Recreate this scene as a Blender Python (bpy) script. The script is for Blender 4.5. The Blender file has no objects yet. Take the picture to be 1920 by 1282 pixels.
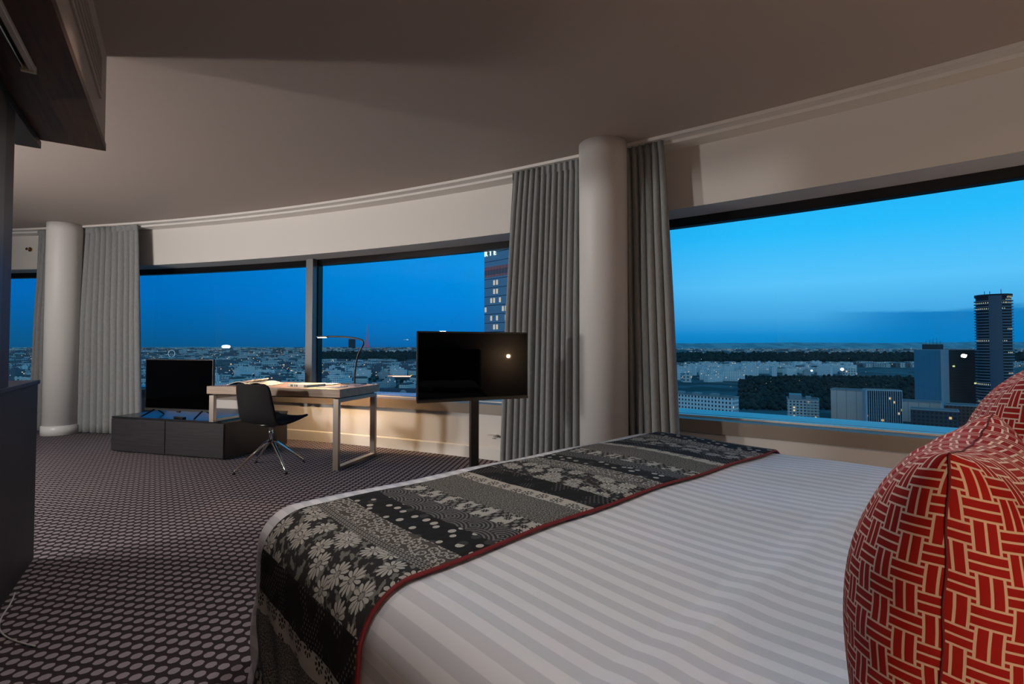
import bpy, math, random
from math import sin, cos, pi, radians, atan2, hypot, sqrt
from mathutils import Vector, Matrix
random.seed(7)
SC = bpy.context.scene
COL = SC.collection

# ------------------------------------------------------------------ helpers
def lin(r, g, b):
    f = lambda c: (c/255/12.92) if c/255 <= .04045 else ((c/255+.055)/1.055)**2.4
    return (f(r), f(g), f(b), 1)

class X:
    """tiny expression wrapper over shader math nodes"""
    def __init__(s, nt, v): s.nt, s.v = nt, v
    def _m(s, op, *a):
        n = s.nt.nodes.new('ShaderNodeMath'); n.operation = op
        for i, q in enumerate((s,)+a):
            q = q.v if isinstance(q, X) else q
            if isinstance(q, (int, float)): n.inputs[i].default_value = q
            else: s.nt.links.new(q, n.inputs[i])
        return X(s.nt, n.outputs[0])
    def __add__(s, o): return s._m('ADD', o)
    def __radd__(s, o): return s._m('ADD', o)
    def __sub__(s, o): return s._m('SUBTRACT', o)
    def __rsub__(s, o): return X(s.nt, o)._m('SUBTRACT', s)
    def __mul__(s, o): return s._m('MULTIPLY', o)
    def __rmul__(s, o): return s._m('MULTIPLY', o)
    def __truediv__(s, o): return s._m('DIVIDE', o)
    def lt(s, o): return s._m('LESS_THAN', o)
    def gt(s, o): return s._m('GREATER_THAN', o)
    def mn(s, o): return s._m('MINIMUM', o)
    def mx(s, o): return s._m('MAXIMUM', o)
    def abs(s): return s._m('ABSOLUTE')
    def sin(s): return s._m('SINE')
    def cos(s): return s._m('COSINE')
    def fl(s): return s._m('FLOOR')
    def fr(s): return s._m('FRACT')
    def sqrt(s): return s._m('SQRT')
    def pw(s, o): return s._m('POWER', o)
    def at2(s, o): return s._m('ARCTAN2', o)
    def mod(s, o): return s._m('FLOORED_MODULO', o)
    def step(s, a, b):
        n = s.nt.nodes.new('ShaderNodeMapRange'); n.interpolation_type = 'SMOOTHSTEP'
        s.nt.links.new(s.v, n.inputs[0]); n.inputs[1].default_value = a; n.inputs[2].default_value = b
        return X(s.nt, n.outputs[0])

class M:
    """material with node shortcuts"""
    def __init__(s, name, rough=.5, col=(.5, .5, .5, 1), metal=0, spec=.5):
        s.m = bpy.data.materials.new(name); s.m.use_nodes = True
        s.nt = s.m.node_tree; s.b = s.nt.nodes['Principled BSDF']
        s.b.inputs['Roughness'].default_value = rough
        s.b.inputs['Base Color'].default_value = col
        s.b.inputs['Metallic'].default_value = metal
        s.b.inputs['Specular IOR Level'].default_value = spec
    def new(s, t): return s.nt.nodes.new(t)
    def link(s, a, b): s.nt.links.new(a.v if isinstance(a, X) else a, b)
    def coord(s, which='Object'):
        n = s.new('ShaderNodeTexCoord'); sp = s.new('ShaderNodeSeparateXYZ')
        s.link(n.outputs[which], sp.inputs[0])
        return [X(s.nt, o) for o in sp.outputs]
    def vec(s, x, y, z=0.0):
        n = s.new('ShaderNodeCombineXYZ')
        for i, q in enumerate((x, y, z)):
            if isinstance(q, X): s.link(q, n.inputs[i])
            else: n.inputs[i].default_value = q
        return n.outputs[0]
    def noise(s, vec, scale, detail=3, rough=.5):
        n = s.new('ShaderNodeTexNoise'); n.inputs['Scale'].default_value = scale
        n.inputs['Detail'].default_value = detail; n.inputs['Roughness'].default_value = rough
        if vec is not None: s.link(vec, n.inputs['Vector'])
        return X(s.nt, n.outputs[0])
    def white(s, vec):
        n = s.new('ShaderNodeTexWhiteNoise'); s.link(vec, n.inputs['Vector']); return X(s.nt, n.outputs['Value'])
    def mix(s, f, a, b):
        n = s.new('ShaderNodeMix'); n.data_type = 'RGBA'
        if isinstance(f, X): s.link(f, n.inputs[0])
        else: n.inputs[0].default_value = f
        for i, q in ((6, a), (7, b)):
            if isinstance(q, tuple): n.inputs[i].default_value = q
            else: s.link(q, n.inputs[i])
        return n.outputs[2]
    def base(s, c): s.link(c, s.b.inputs['Base Color'])
    def bump(s, h, strength=.2, dist=.01):
        n = s.new('ShaderNodeBump'); n.inputs['Strength'].default_value = strength; n.inputs['Distance'].default_value = dist
        s.link(h, n.inputs['Height']); s.link(n.outputs[0], s.b.inputs['Normal'])
    def emit(s, c, st):
        if isinstance(c, tuple): s.b.inputs['Emission Color'].default_value = c
        else: s.link(c, s.b.inputs['Emission Color'])
        if isinstance(st, (int, float)): s.b.inputs['Emission Strength'].default_value = st
        else: s.link(st, s.b.inputs['Emission Strength'])

class MB:
    """mesh builder: collects shapes, builds ONE mesh object"""
    def __init__(s): s.v, s.f, s.uv = [], [], None
    def add(s, vs, fs):
        o = len(s.v); s.v += [tuple(p) for p in vs]; s.f += [tuple(i+o for i in f) for f in fs]; return s
    def box(s, x0, x1, y0, y1, z0, z1, fn=None):
        vs = [(x, y, z) for z in (z0, z1) for y in (y0, y1) for x in (x0, x1)]
        if fn: vs = [fn(*p) for p in vs]
        return s.add(vs, [(0, 2, 3, 1), (4, 5, 7, 6), (0, 1, 5, 4), (2, 6, 7, 3), (0, 4, 6, 2), (1, 3, 7, 5)])
    def tube(s, pts, r, n=10, cap=True):
        pts = [Vector(p) for p in pts]; rs = r if isinstance(r, (list, tuple)) else [r]*len(pts)
        vs = []; up = Vector((0, 0, 1)); prev = None
        for i, p in enumerate(pts):
            t = (pts[min(i+1, len(pts)-1)]-pts[max(i-1, 0)]).normalized()
            if prev is None:
                a = t.cross(up) if abs(t.dot(up)) < .95 else t.cross(Vector((1, 0, 0)))
            else: a = prev-t*prev.dot(t)
            a.normalize(); prev = a; b = t.cross(a)
            vs += [p+(a*cos(2*pi*k/n)+b*sin(2*pi*k/n))*rs[i] for k in range(n)]
        fs = [(i*n+k, i*n+(k+1) % n, (i+1)*n+(k+1) % n, (i+1)*n+k) for i in range(len(pts)-1) for k in range(n)]
        if cap: fs += [tuple(range(n))[::-1], tuple((len(pts)-1)*n+k for k in range(n))]
        return s.add(vs, fs)
    def lathe(s, prof, c=(0, 0, 0), n=40):
        vs = [(c[0]+r*cos(2*pi*k/n), c[1]+r*sin(2*pi*k/n), c[2]+z) for r, z in prof for k in range(n)]
        m = len(prof)
        fs = [(i*n+k, i*n+(k+1) % n, (i+1)*n+(k+1) % n, (i+1)*n+k) for i in range(m-1) for k in range(n)]
        fs += [tuple(range(n))[::-1], tuple((m-1)*n+k for k in range(n))]
        return s.add(vs, fs)
    def prism(s, poly, z0, z1):
        n = len(poly); vs = [(x, y, z0) for x, y in poly]+[(x, y, z1) for x, y in poly]
        return s.add(vs, [tuple(range(n))[::-1], tuple(range(n, 2*n))]+[(i, (i+1) % n, n+(i+1) % n, n+i) for i in range(n)])
    def grid(s, rows, wrap=False):
        n = len(rows[0]); o = [p for r in rows for p in r]
        fs = [(i*n+k, i*n+k+1, (i+1)*n+k+1, (i+1)*n+k) for i in range(len(rows)-1) for k in range(n-1)]
        return s.add(o, fs)
    def arc(s, prof, a0, a1, n=60):
        """closed (r,z) profile swept along the facade circle, angles in degrees"""
        m = len(prof); vs = []
        for i in range(n+1):
            a = a0+(a1-a0)*i/n
            vs += [P(r, a, z) for r, z in prof]
        fs = [(i*m+k, i*m+(k+1) % m, (i+1)*m+(k+1) % m, (i+1)*m+k) for i in range(n) for k in range(m)]
        fs += [tuple(range(m))[::-1], tuple(n*m+k for k in range(m))]
        return s.add(vs, fs)
    def build(s, name, mat, parent=None, smooth=False, bevel=0, uv=None, fix=True):
        me = bpy.data.meshes.new(name); me.from_pydata(s.v, [], s.f); me.update()
        if fix:
            import bmesh
            b = bmesh.new(); b.from_mesh(me); bmesh.ops.recalc_face_normals(b, faces=b.faces); b.to_mesh(me); b.free()
        if uv:
            l = me.uv_layers.new(name='UVMap')
            for lp in me.loops: l.data[lp.index].uv = uv[lp.vertex_index]
        if smooth: me.polygons.foreach_set('use_smooth', [True]*len(me.polygons))
        me.materials.append(mat.m if isinstance(mat, M) else mat)
        o = bpy.data.objects.new(name, me); COL.objects.link(o)
        if parent: o.parent = parent
        if bevel:
            q = o.modifiers.new('b', 'BEVEL'); q.width = bevel; q.segments = 2; q.limit_method = 'ANGLE'
        return o

CX, CY = -9.41, -11.81           # centre of the round tower's plan
def P(r, a, z=0.0): return (CX+r*sin(radians(a)), CY+r*cos(radians(a)), z)

def tag(o, label, cat, group=None):
    o['label'] = label; o['category'] = cat
    if 'kind' not in o: o['kind'] = 'thing'
    if group: o['group'] = group
    return o
def struct(o): o['kind'] = 'structure'; return o
def thing(name, label, cat, loc=(0, 0, 0), rz=0, group=None):
    o = bpy.data.objects.new(name, None); COL.objects.link(o); o.empty_display_size = .1
    o.location = loc; o.rotation_euler = (0, 0, rz); return tag(o, label, cat, group)

# ------------------------------------------------------------------ materials
def paint(name, c, rough=.6, bumpy=.03):
    m = M(name, rough, lin(*c)); x, y, z = m.coord()
    m.bump(m.noise(m.vec(x, y, z), 90, 2), bumpy, .004); return m
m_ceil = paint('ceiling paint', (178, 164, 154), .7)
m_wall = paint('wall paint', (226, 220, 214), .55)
m_col = paint('column paint', (226, 222, 218), .5)
m_trim = paint('sill paint', (150, 138, 126), .5)
m_white = paint('white gloss paint', (232, 230, 226), .35)
m_frame = M('grey aluminium', .4, lin(120, 120, 122), .6)
m_black = M('black glossy panel', .12, lin(16, 16, 18))
m_ledge = M('pale outer ledge', .3, lin(205, 210, 214))
m_plastic = M('black plastic', .38, lin(14, 14, 15))
m_screen = M('screen', .03, lin(3, 3, 4), spec=.12)
m_tvmetal = M('dark grey metal', .35, lin(70, 68, 66), .7)
m_chrome = M('polished chrome', .1, lin(215, 212, 208), 1)
m_steel = M('brushed steel', .32, lin(172, 160, 148), 1)
m_rail = M('satin steel rail', .45, lin(214, 208, 198), .3)

def wood(name, c0, c1, rough, ax, sc=(3, 60), spec=.5):
    m = M(name, rough, spec=spec); q = m.coord(); l = q[ax]; o = [q[i] for i in range(3) if i != ax]
    g = m.noise(m.vec(l*sc[0], o[0]*sc[1], o[1]*sc[1]), 1, 4, .6)
    m.base(m.mix(g.step(.3, .7), lin(*c0), lin(*c1))); m.bump(g, .08, .002); return m
m_darkwood = wood('dark stained veneer', (30, 26, 26), (44, 39, 39), .5, 2, spec=.25)
m_blackwood = wood('black brown veneer', (31, 29, 32), (43, 40, 43), .45, 0, spec=.3)
m_canopy = wood('dark lacquered wood', (52, 33, 20), (78, 50, 30), .42, 0, spec=.25)
m_oak = wood('pale oak veneer', (150, 126, 106), (178, 152, 130), .45, 0)

# carpet: rows of pale dots on dark pile
m_carpet = M('dotted carpet', .95, spec=.1)
x, y, z = m_carpet.coord()
ca, sa = cos(radians(-9.5)), sin(radians(-9.5))
px, py = x*ca+y*sa, y*ca-x*sa
S = .0521
wob = m_carpet.noise(m_carpet.vec(x, y), 130, 2)
dx, dy = ((px/S).fr()-.5), ((py/S).fr()-.5)
d = (dx*dx+dy*dy).sqrt()+(wob-.5)*.12
grain = m_carpet.noise(m_carpet.vec(x, y), 700, 2)
dot = d.step(.375, .345)
pale = m_carpet.mix(grain.step(.3, .7), lin(140, 130, 136), lin(172, 162, 168))
dark = m_carpet.mix(grain.step(.3, .7), lin(42, 36, 38), lin(70, 60, 62))
m_carpet.base(m_carpet.mix(dot, dark, pale)); m_carpet.bump(grain, .5, .004)

# curtains
m_curtain = M('grey woven curtain', .85, spec=.15); x, y, z = m_curtain.coord()
w = m_curtain.noise(m_curtain.vec(x*4, y*4, z*.4), 60, 2)
m_curtain.base(m_curtain.mix(w.step(.3, .7), lin(136, 138, 138), lin(152, 154, 153)))

# duvet: tone on tone satin stripes
m_duvet = M('striped sateen', .55, spec=.3); u, v, _ = m_duvet.coord('UV')
tri = ((u/.0535).fr()-.5).abs()
st = tri.step(.235, .265)
m_duvet.base(m_duvet.mix(st, lin(225, 224, 226), lin(203, 203, 207)))
m_duvet.b.inputs['Sheen Weight'].default_value = .1
m_duvet.bump(m_duvet.noise(m_duvet.vec(u, v), 9, 3), .12, .02)
m_sheet = M('white cotton', .8, lin(222, 221, 220))
m_red = M('dark red piping', .7, lin(112, 14, 22))

# cushion: red bricks in a basket weave
m_cush = M('red basket weave cotton', .8, spec=.2); u, v, _ = m_cush.coord('UV')
a1 = radians(5)
uu, vv = (u*cos(a1)-v*sin(a1))/.0262, (u*sin(a1)+v*cos(a1))/.0252
iu, iv = uu.fl(), vv.fl(); fu, fv = (uu-iu-.5).abs(), (vv-iv-.5).abs()
par = (iu+iv).mod(2)
A = fu*par+fv*(1-par); B = fv*par+fu*(1-par)      # A runs along the brick pair of this cell, B across it
hb, lw = .385, .046
own = B.lt(hb)*(B.lt(lw).mx(B.gt(hb-lw)))
nbr = B.gt(hb)*A.lt(hb)*(A.lt(lw).mx(A.gt(hb-lw)).mx(B.lt(hb+lw)))
gap = B.gt(hb)*A.gt(hb)*(A.lt(hb+lw).mx(B.lt(hb+lw)))
ln = own.mx(nbr).mx(gap)
m_cush.base(m_cush.mix(ln, lin(158, 26, 22), lin(228, 204, 184)))
m_cush.bump(m_cush.noise(m_cush.vec(u, v), 900, 1), .15, .001)

# bed runner: nine patchwork bands, each with its own print
def runner_material():
    m = M('patchwork runner', .85, spec=.15); s, t, _ = m.coord('UV')
    n0 = m.noise(m.vec(s, t), 14, 2)
    wav = (n0-.5)*.05
    DK, CR, GR = lin(44, 43, 43), lin(170, 166, 158), lin(96, 94, 92)
    PER = .85
    sb = (s-.42)
    ph = sb.mod(PER)
    wv = ph+wav*.35
    def vor(scale, rnd=1.0, sx=1.0):
        n = m.new('ShaderNodeTexVoronoi'); n.voronoi_dimensions = '2D'; n.inputs['Scale'].default_value = 1
        n.inputs['Randomness'].default_value = rnd
        cx, cy = s*scale*sx, t*scale
        m.link(m.vec(cx, cy), n.inputs['Vector'])
        sp = m.new('ShaderNodeSeparateXYZ'); m.link(n.outputs['Position'], sp.inputs[0])
        dx, dy = cx-X(m.nt, sp.outputs[0]), cy-X(m.nt, sp.outputs[1])
        rnd_ = m.new('ShaderNodeSeparateColor'); m.link(n.outputs['Color'], rnd_.inputs[0])
        return dx, dy, (dx*dx+dy*dy).sqrt(), X(m.nt, rnd_.outputs[0])
    fine = m.noise(m.vec(s, t), 420, 2)
    # flowers with long petals over dark leafy ground
    dx, dy, r, q = vor(13, .75)
    an = dy.at2(dx)
    pet = (an*6+q*6).sin().abs()
    petal = r.lt(pet*.17+.25)*r.gt(.13)*pet.gt(.35)
    heart = r.lt(.09)+(r-.115).abs().lt(.012)*((an*11).sin().gt(0))
    str_ = (m.noise(m.vec(s*60+t*28, t*34-s*10), 1, 3)).step(.53, .57)
    leaves = m.mix(str_, DK, lin(112, 110, 104))
    flowers = m.mix(petal.mx(heart*.6), leaves, CR)
    # chain
    dx, dy, r, q = vor(75, 0)
    chain = m.mix((r-.33).abs().lt(.12), DK, lin(140, 136, 130))
    # ring blossoms
    dx, dy, r, q = vor(38, .6)
    an = dy.at2(dx)
    ring = r.lt(.47)*((an*2.5+q*6).sin().abs()*.25+.25).lt(r+.12)*r.gt(.2)
    rings = m.mix(ring, lin(78, 74, 70), CR)
    # dots on black
    dx, dy, r, q = vor(22, .9)
    dots = m.mix(r.lt(q*.12+.14)*q.gt(.3), m.mix(r.lt(.3)*q.lt(.25), lin(34, 34, 34), lin(62, 62, 62)), lin(178, 174, 166))
    # scale fans
    row = (s*17).fl(); off = row.mod(2)*.5
    gx, gy = (t*9+off).fr()-.5, (s*17).fr()
    fan = ((gx*gx*1.4+gy*gy*.6).sqrt()*46).sin().gt(.1)*fine.gt(.44)
    fans = m.mix(fan, lin(48, 48, 50), lin(118, 118, 116))
    # pale blocks with a printed plant
    bt = (t*11).fr(); on = bt.gt(.42)
    dx, dy, r, q = vor(30, .8); an = dy.at2(dx)
    plant = r.lt((an*4).sin().abs()*.24+.17)*r.gt(.07)
    lace = ((t*230).sin()*((s*170).sin())).gt(.1)
    blocks = m.mix(on, m.mix(lace, DK, lin(120, 118, 112)), m.mix(plant, CR, lin(36, 35, 35)))
    # fine grey speckle
    speck = m.mix(m.noise(m.vec(s, t), 230, 3).step(.46, .56), lin(58, 57, 55), lin(132, 129, 122))
    # cream wave with scalloped half flowers
    dx, dy, r, q = vor(17, .35); an = dy.at2(dx)
    scal = (r-.27).abs().lt(.085)*((an*9).sin().gt(-.2))
    cream = m.mix(scal.mx(r.lt(.1)), lin(176, 170, 160), lin(40, 39, 38))
    # black with faint rows of dashes
    dash = ((s*300+(t*30).sin()*2).sin()*((t*420).sin())).gt(.55)*m.noise(m.vec(s, t), 12, 1).gt(.5)
    black = m.mix(dash, lin(32, 32, 32), lin(104, 102, 98))
    edges = [(.165, chain), (.195, rings), (.268, dots), (.37, fans), (.452, blocks), (.53, speck), (.69, cream), (.745, black)]
    c = flowers
    for e, nxt in edges:
        soft = wv if e in (.37, .53, .69, .745) else ph
        c = m.mix(soft.gt(e), c, nxt)
    m.base(c); m.bump(n0, .25, .03)
    return m
m_runner = runner_material()

# window glass: a clear pane that mirrors a little of the room
m_glass = M('window glass'); nt = m_glass.nt
tr = m_glass.new('ShaderNodeBsdfTransparent'); tr.inputs[0].default_value = (.97, .985, 1, 1)
gl = m_glass.new('ShaderNodeBsdfGlossy'); gl.inputs['Roughness'].default_value = 0; gl.inputs[0].default_value = (.9, .95, 1, 1)
fz = m_glass.new('ShaderNodeFresnel'); fz.inputs[0].default_value = 1.45
mx = m_glass.new('ShaderNodeMixShader')
nt.links.new(fz.outputs[0], mx.inputs[0]); nt.links.new(tr.outputs[0], mx.inputs[1]); nt.links.new(gl.outputs[0], mx.inputs[2])
nt.links.new(mx.outputs[0], nt.nodes['Material Output'].inputs[0])

def facade_mat(name, wall, pane, cw, ch, fw=.5, fh=.55, litf=.06, lit=(255, 214, 150), st=.8, roof=(60, 66, 72), rough=.7):
    """walls with rows of windows; some are lit"""
    m = M(name, rough)
    x, y, z = m.coord('Object')
    g = m.new('ShaderNodeTexCoord'); sp = m.new('ShaderNodeSeparateXYZ'); m.link(g.outputs['Normal'], sp.inputs[0])
    nx, ny, nz = [X(m.nt, o) for o in sp.outputs]
    h = (y*nx-x*ny)/cw+100; v = z/ch+.1
    inside = ((h.fr()-.5).abs().lt(fw/2))*((v.fr()-.5).abs().lt(fh/2))*(nz.abs().lt(.5))
    info = m.new('ShaderNodeObjectInfo')
    rv = m.white(m.vec(h.fl(), v.fl(), X(m.nt, info.outputs['Random'])*77+nx.fl()*3))
    on = rv.lt(litf)*inside
    c = m.mix(inside, lin(*wall), lin(*pane))
    tone = m.noise(m.vec(x, y, z), .05, 2)
    m.base(m.mix(nz.gt(.5), c, m.mix(tone, lin(*roof), lin(*[min(255, q+30) for q in roof]))))
    m.emit(lin(*lit), on*st)
    return m

# ------------------------------------------------------------------ room shell
A0, A1 = -4.0, 47.0
struct(MB().arc([(11.6, -.12), (19.6, -.12), (19.6, 0), (11.6, 0)], A0-1, A1+4, 70).build('floor', m_carpet))
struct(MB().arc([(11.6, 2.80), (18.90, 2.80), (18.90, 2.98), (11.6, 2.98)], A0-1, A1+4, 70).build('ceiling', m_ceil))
struct(MB().arc([(18.90, 2.775), (18.985, 2.775), (18.985, 2.752), (19.14, 2.752), (19.14, 2.98), (18.90, 2.98)], A0, A1, 90).build('trim_1', m_wall))
struct(MB().arc([(19.14, 2.27), (19.6, 2.27), (19.6, 2.98), (19.14, 2.98)], A0, A1, 90).build('wall_facade_head', m_wall))
struct(MB().arc([(19.31, 0), (19.6, 0), (19.6, .46), (19.31, .46)], A0, A1, 90).build('wall_facade', m_wall))
struct(MB().arc([(19.28, .46), (19.6, .46), (19.6, .565), (19.28, .565)], A0, A1, 90).build('trim_2', m_trim))
bb = [(19.285, 0), (19.31, 0), (19.31, .125), (19.297, .125), (19.285, .115)]
struct(MB().arc(bb, A0, A1, 90).build('baseboard_facade', m_white))
struct(MB().arc([(19.6, .40), (20.02, .40), (20.02, .56), (19.6, .57)], A0, A1, 90).build('trim_3', m_ledge))
# inner walls, out of the camera's view
struct(MB().arc([(11.5, 0), (11.6, 0), (11.6, 2.9), (11.5, 2.9)], A0-1, A1+4, 60).build('wall_back', m_wall))
pl = [P(11.6, A0), P(19.6, A0), P(19.6, A0-.5), P(11.6, A0-.5)]
struct(MB().prism([q[:2] for q in pl], 0, 2.9).build('wall_left', m_wall))
W = Vector((.741, .672, 0)); L = Vector((.672, -.741, 0))
def BD(u, v, z=0.0): q = W*u+L*v; return (q.x, q.y, z)
hw = [BD(-2.2, .62), BD(5.4, .62), BD(5.4, .75), BD(-2.2, .75)]
struct(MB().prism([q[:2] for q in hw], 0, 2.79).build('wall_right', m_wall))

# windows: bays between the columns, frame + panes
def window(n, a0, a1, mull=None):
    k = max(12, int((a1-a0)*2))
    f = MB().arc([(19.45, 2.195), (19.53, 2.195), (19.53, 2.27), (19.45, 2.27)], a0, a1, k)
    f.arc([(19.46, .565), (19.54, .565), (19.54, .574), (19.46, .574)], a0, a1, k)
    w = struct(f.build('window_%d' % n, m_black))
    g = MB().grid([[P(19.5, a0+(a1-a0)*i/k, z) for i in range(k+1)] for z in (.574, 2.195)])
    g.build('pane', m_glass, w, smooth=True, fix=False)
    MB().arc([(19.445, .565), (19.46, .565), (19.46, .578), (19.445, .578)], a0, a1, k).build('frame_strip', m_white, w)
    if mull:
        dw = .055/19.4*57.3
        MB().arc([(19.37, .565), (19.52, .565), (19.52, 2.27), (19.37, 2.27)], mull-dw, mull+dw, 2).build('mullion', m_frame, w, bevel=.004)
        MB().arc([(19.455, .565), (19.535, .565), (19.535, 2.27), (19.455, 2.27)], mull+dw, mull+dw*1.25, 1).build('gasket', m_plastic, w)
    return w
window(1, A0, 10.2)
window(2, 10.2, 31.8, 20.7)
window(3, 31.8, A1)

# round columns
def column(n, a, lean=0.0):
    c = P(18.83, a)
    prof = [(.193, .0), (.193, 2.7), (.193, 2.80)]
    o = MB().lathe(prof, (0, 0, 0), 64).build('column', m_col, smooth=False)
    for p in o.data.polygons: p.use_smooth = len(p.vertices) == 4
    o.location = c; struct(o)
    q = MB().lathe([(.207, 0), (.207, .115), (.193, .125)], (0, 0, 0), 64).build('baseboard', m_white, o)
    for p in q.data.polygons: p.use_smooth = len(p.vertices) == 4
    return o
column(1, 10.38); column(2, 32.62)

# curtains
def curtain(a0, a1, b0, b1, nf, label, seed, r=18.945):
    rnd = random.Random(seed)
    cols = nf*10; jit = [rnd.uniform(-.35, .35) for _ in range(nf+2)]; amp = [rnd.uniform(.7, 1.25) for _ in range(nf+2)]
    rows = []; NZ = 26
    for j in range(NZ+1):
        t = j/NZ; z = 2.772-t*2.757
        row = []
        for i in range(cols+1):
            s = i/cols; f = s*nf; k = int(min(f, nf-1)); fr = f-k
            ph = 2*pi*(f+jit[k]*(1-fr)*fr*1.2*min(1, t*3+.2))
            am = (.018+.032*min(1, t*2.2))*(amp[k]*(1-fr)+amp[k+1]*fr)
            tt = t**.8
            a = (a0+(a1-a0)*s)*(1-tt)+(b0+(b1-b0)*s)*tt
            a += .35*am*cos(ph)/19*57.3
            rr = r+am*sin(ph)+.006*sin(7*s+3*t+seed)
            row.append(P(rr, a, z))
        rows.append(row)
    root = MB().grid(rows).build('curtain', m_curtain, smooth=True, fix=False)
    q = root.modifiers.new('s', 'SOLIDIFY'); q.thickness = .004
    tag(root, label, 'curtain', 'grey curtains gathered beside the columns')
    tp = []
    for j in range(2):
        tp.append([P(r+.012*sin(2*pi*nf*i/cols)-.012, a0+(a1-a0)*i/cols, 2.772-.07*j) for i in range(cols+1)])
    t = MB().grid(tp).build('heading_tape', m_curtain, root, smooth=True, fix=False)
    return root
curtain(8.55, 9.75, 8.3, 9.75, 6, 'narrow strip of grey curtain mostly hidden behind the farther round column, beside the wood unit', 1, 18.95)
curtain(10.85, 13.55, 10.7, 13.95, 10, 'grey floor-length curtain between the farther round column and the television cabinet', 2)
curtain(29.82, 32.0, 29.35, 32.0, 13, 'wide grey curtain gathered behind the television on the pole stand', 3)
curtain(32.5, 34.0, 32.5, 34.33, 9, 'dark grey curtain between the nearer round column and the big window behind the bed', 4)

# ------------------------------------------------------------------ dark wood unit, soffit, vent, rail
Q = (-2.61, 2.776); D = (.556, -.831); N = (-.831, -.556)
def U(t, n, z): return (Q[0]+D[0]*t+N[0]*n, Q[1]+D[1]*t+N[1]*n, z)
ang = atan2(D[1], D[0])
def unit_box(t0, t1, n0, n1, z0, z1): return MB().box(t0, t1, -n1, -n0, z0, z1)   # local frame: x along D, y = -n
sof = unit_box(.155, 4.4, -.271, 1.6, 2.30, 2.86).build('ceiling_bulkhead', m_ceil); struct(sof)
sof.location = (Q[0], Q[1], 0); sof.rotation_euler = (0, 0, ang)
wu = thing('storage_unit', 'tall dark wood storage unit with a low counter and a canopy at the frame edge', 'storage unit', (Q[0], Q[1], 0), ang)
unit_box(.14, 4.4, -.275, 1.6, 2.262, 2.30).build('canopy', m_canopy, wu)
unit_box(.115, 3.0, .0, .10, 2.222, 2.262).build('header', m_darkwood, wu, bevel=.002)
unit_box(.63, .775, .0, .16, .972, 2.222).build('post', m_darkwood, wu, bevel=.002)
unit_box(.775, 2.6, -.002, .6, .0, 2.222).build('tall_panel', M('black lacquer', .45, lin(12, 11, 13)), wu, bevel=.002)
cb = unit_box(.03, .775, .004, .5, .0, .95).build('cabinet', m_darkwood, wu, bevel=.002)
unit_box(.02, .775, -.004, .51, .95, .972).build('countertop', m_blackwood, cb, bevel=.003)

vt = thing('air_vent', 'long air grille set in the side of the ceiling bulkhead', 'vent', (Q[0], Q[1], 0), ang)
f = MB(); v0, v1, zb, zt = .43, 3.2, 2.475, 2.66
f.box(v0-.02, v1, .271, .280, zb-.025, zb); f.box(v0-.02, v1, .271, .280, zt, zt+.02); f.box(v0-.02, v0, .271, .280, zb, zt); f.box(v1, v1+.02, .271, .28, zb-.025, zt+.02)
f.build('frame', m_ceil, vt, bevel=.002)
MB().box(v0, v1, .2712, .2735, zb, zt).build('backing', M('vent grey', .7, lin(150, 138, 130)), vt)
s = MB()
for i in range(4):
    zz = zb+.02+i*.045; s.box(v0, v1, .2735, .279, zz, zz+.006)
s.build('slat', M('vent slat', .6, lin(176, 164, 156)), vt)

rl = thing('ceiling_rail', 'slim steel rail fixed under the dark canopy', 'rail', (Q[0], Q[1], 0), ang)
def loc_t(p): return ((p[0]-Q[0])*D[0]+(p[1]-Q[1])*D[1], (p[0]-Q[0])*N[0]+(p[1]-Q[1])*N[1])
t0, n0 = loc_t((-1.893, 1.947))
MB().box(t0, t0+1.9, -n0-.010, -n0+.010, 2.238, 2.262).build('track', m_rail, rl, bevel=.003)
MB().tube([(t0+.005, -n0-.024, 2.243), (t0+1.9, -n0-.024, 2.243)], .007, 12).build('rod', m_chrome, rl, smooth=True)
MB().box(t0-.012, t0, -n0-.034, -n0+.012, 2.232, 2.262).build('end_cap', m_rail, rl, bevel=.002)

pc = [U(.50+.02*i, -.014-.010*sin(i*.21)-.0009*max(0, i-9)**2*.4, .005) for i in range(0, 32)]
tag(MB().tube(pc, .003, 8).build('floor_cable', M('white cable', .5, lin(200, 196, 190)), smooth=True), 'thin pale cable lying on the carpet along the foot of the dark unit', 'cable')

sp = thing('sprinkler_head', 'tiny brass sprinkler on the wall above the window beside the dark unit', 'sprinkler')
h = P(19.14, 7.47, 2.555)
dr = Vector((-sin(radians(7.5)), -cos(radians(7.5)), 0))
hv = Vector(h)
m_brass = M('brass', .25, lin(212, 170, 110), 1)
MB().tube([hv+dr*-.002, hv+dr*.012], .032, 16).build('escutcheon', m_brass, sp)
MB().tube([hv+dr*.012, hv+dr*.05, hv+dr*.055], [.011, .009, .02], 12).build('nozzle', m_brass, sp)

# ------------------------------------------------------------------ television cabinet
ca_ = atan2(-.279, .96)
tc = thing('media_cabinet', 'low black wood cabinet under the television beside the farther window', 'cabinet', (-2.925, 5.12, 0), ca_)
LW, DP, HT = 1.55, .9, .392
MB().box(-LW, 0, 0.004, DP, .012, HT-.02).build('body', m_blackwood, tc, bevel=.002)
MB().box(-LW-.004, .004, -.004, DP+.004, HT-.02, HT).build('top', M('satin black top', .22, lin(30, 32, 36)), tc, bevel=.002)
MB().box(-LW+.03, -.03, .03, DP-.03, 0, .012).build('plinth', m_plastic, tc)
for i in range(2):
    MB().box(-LW+.004+i*.776, -LW+.770+i*.776, -.012, .004, .02, HT-.024).build('drawer_front', m_blackwood, tc, bevel=.002)
def cabp(x, y, z): c, s_ = cos(ca_), sin(ca_); return (-2.925+c*x-s_*y, 5.12+s_*x+c*y, z)

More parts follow.
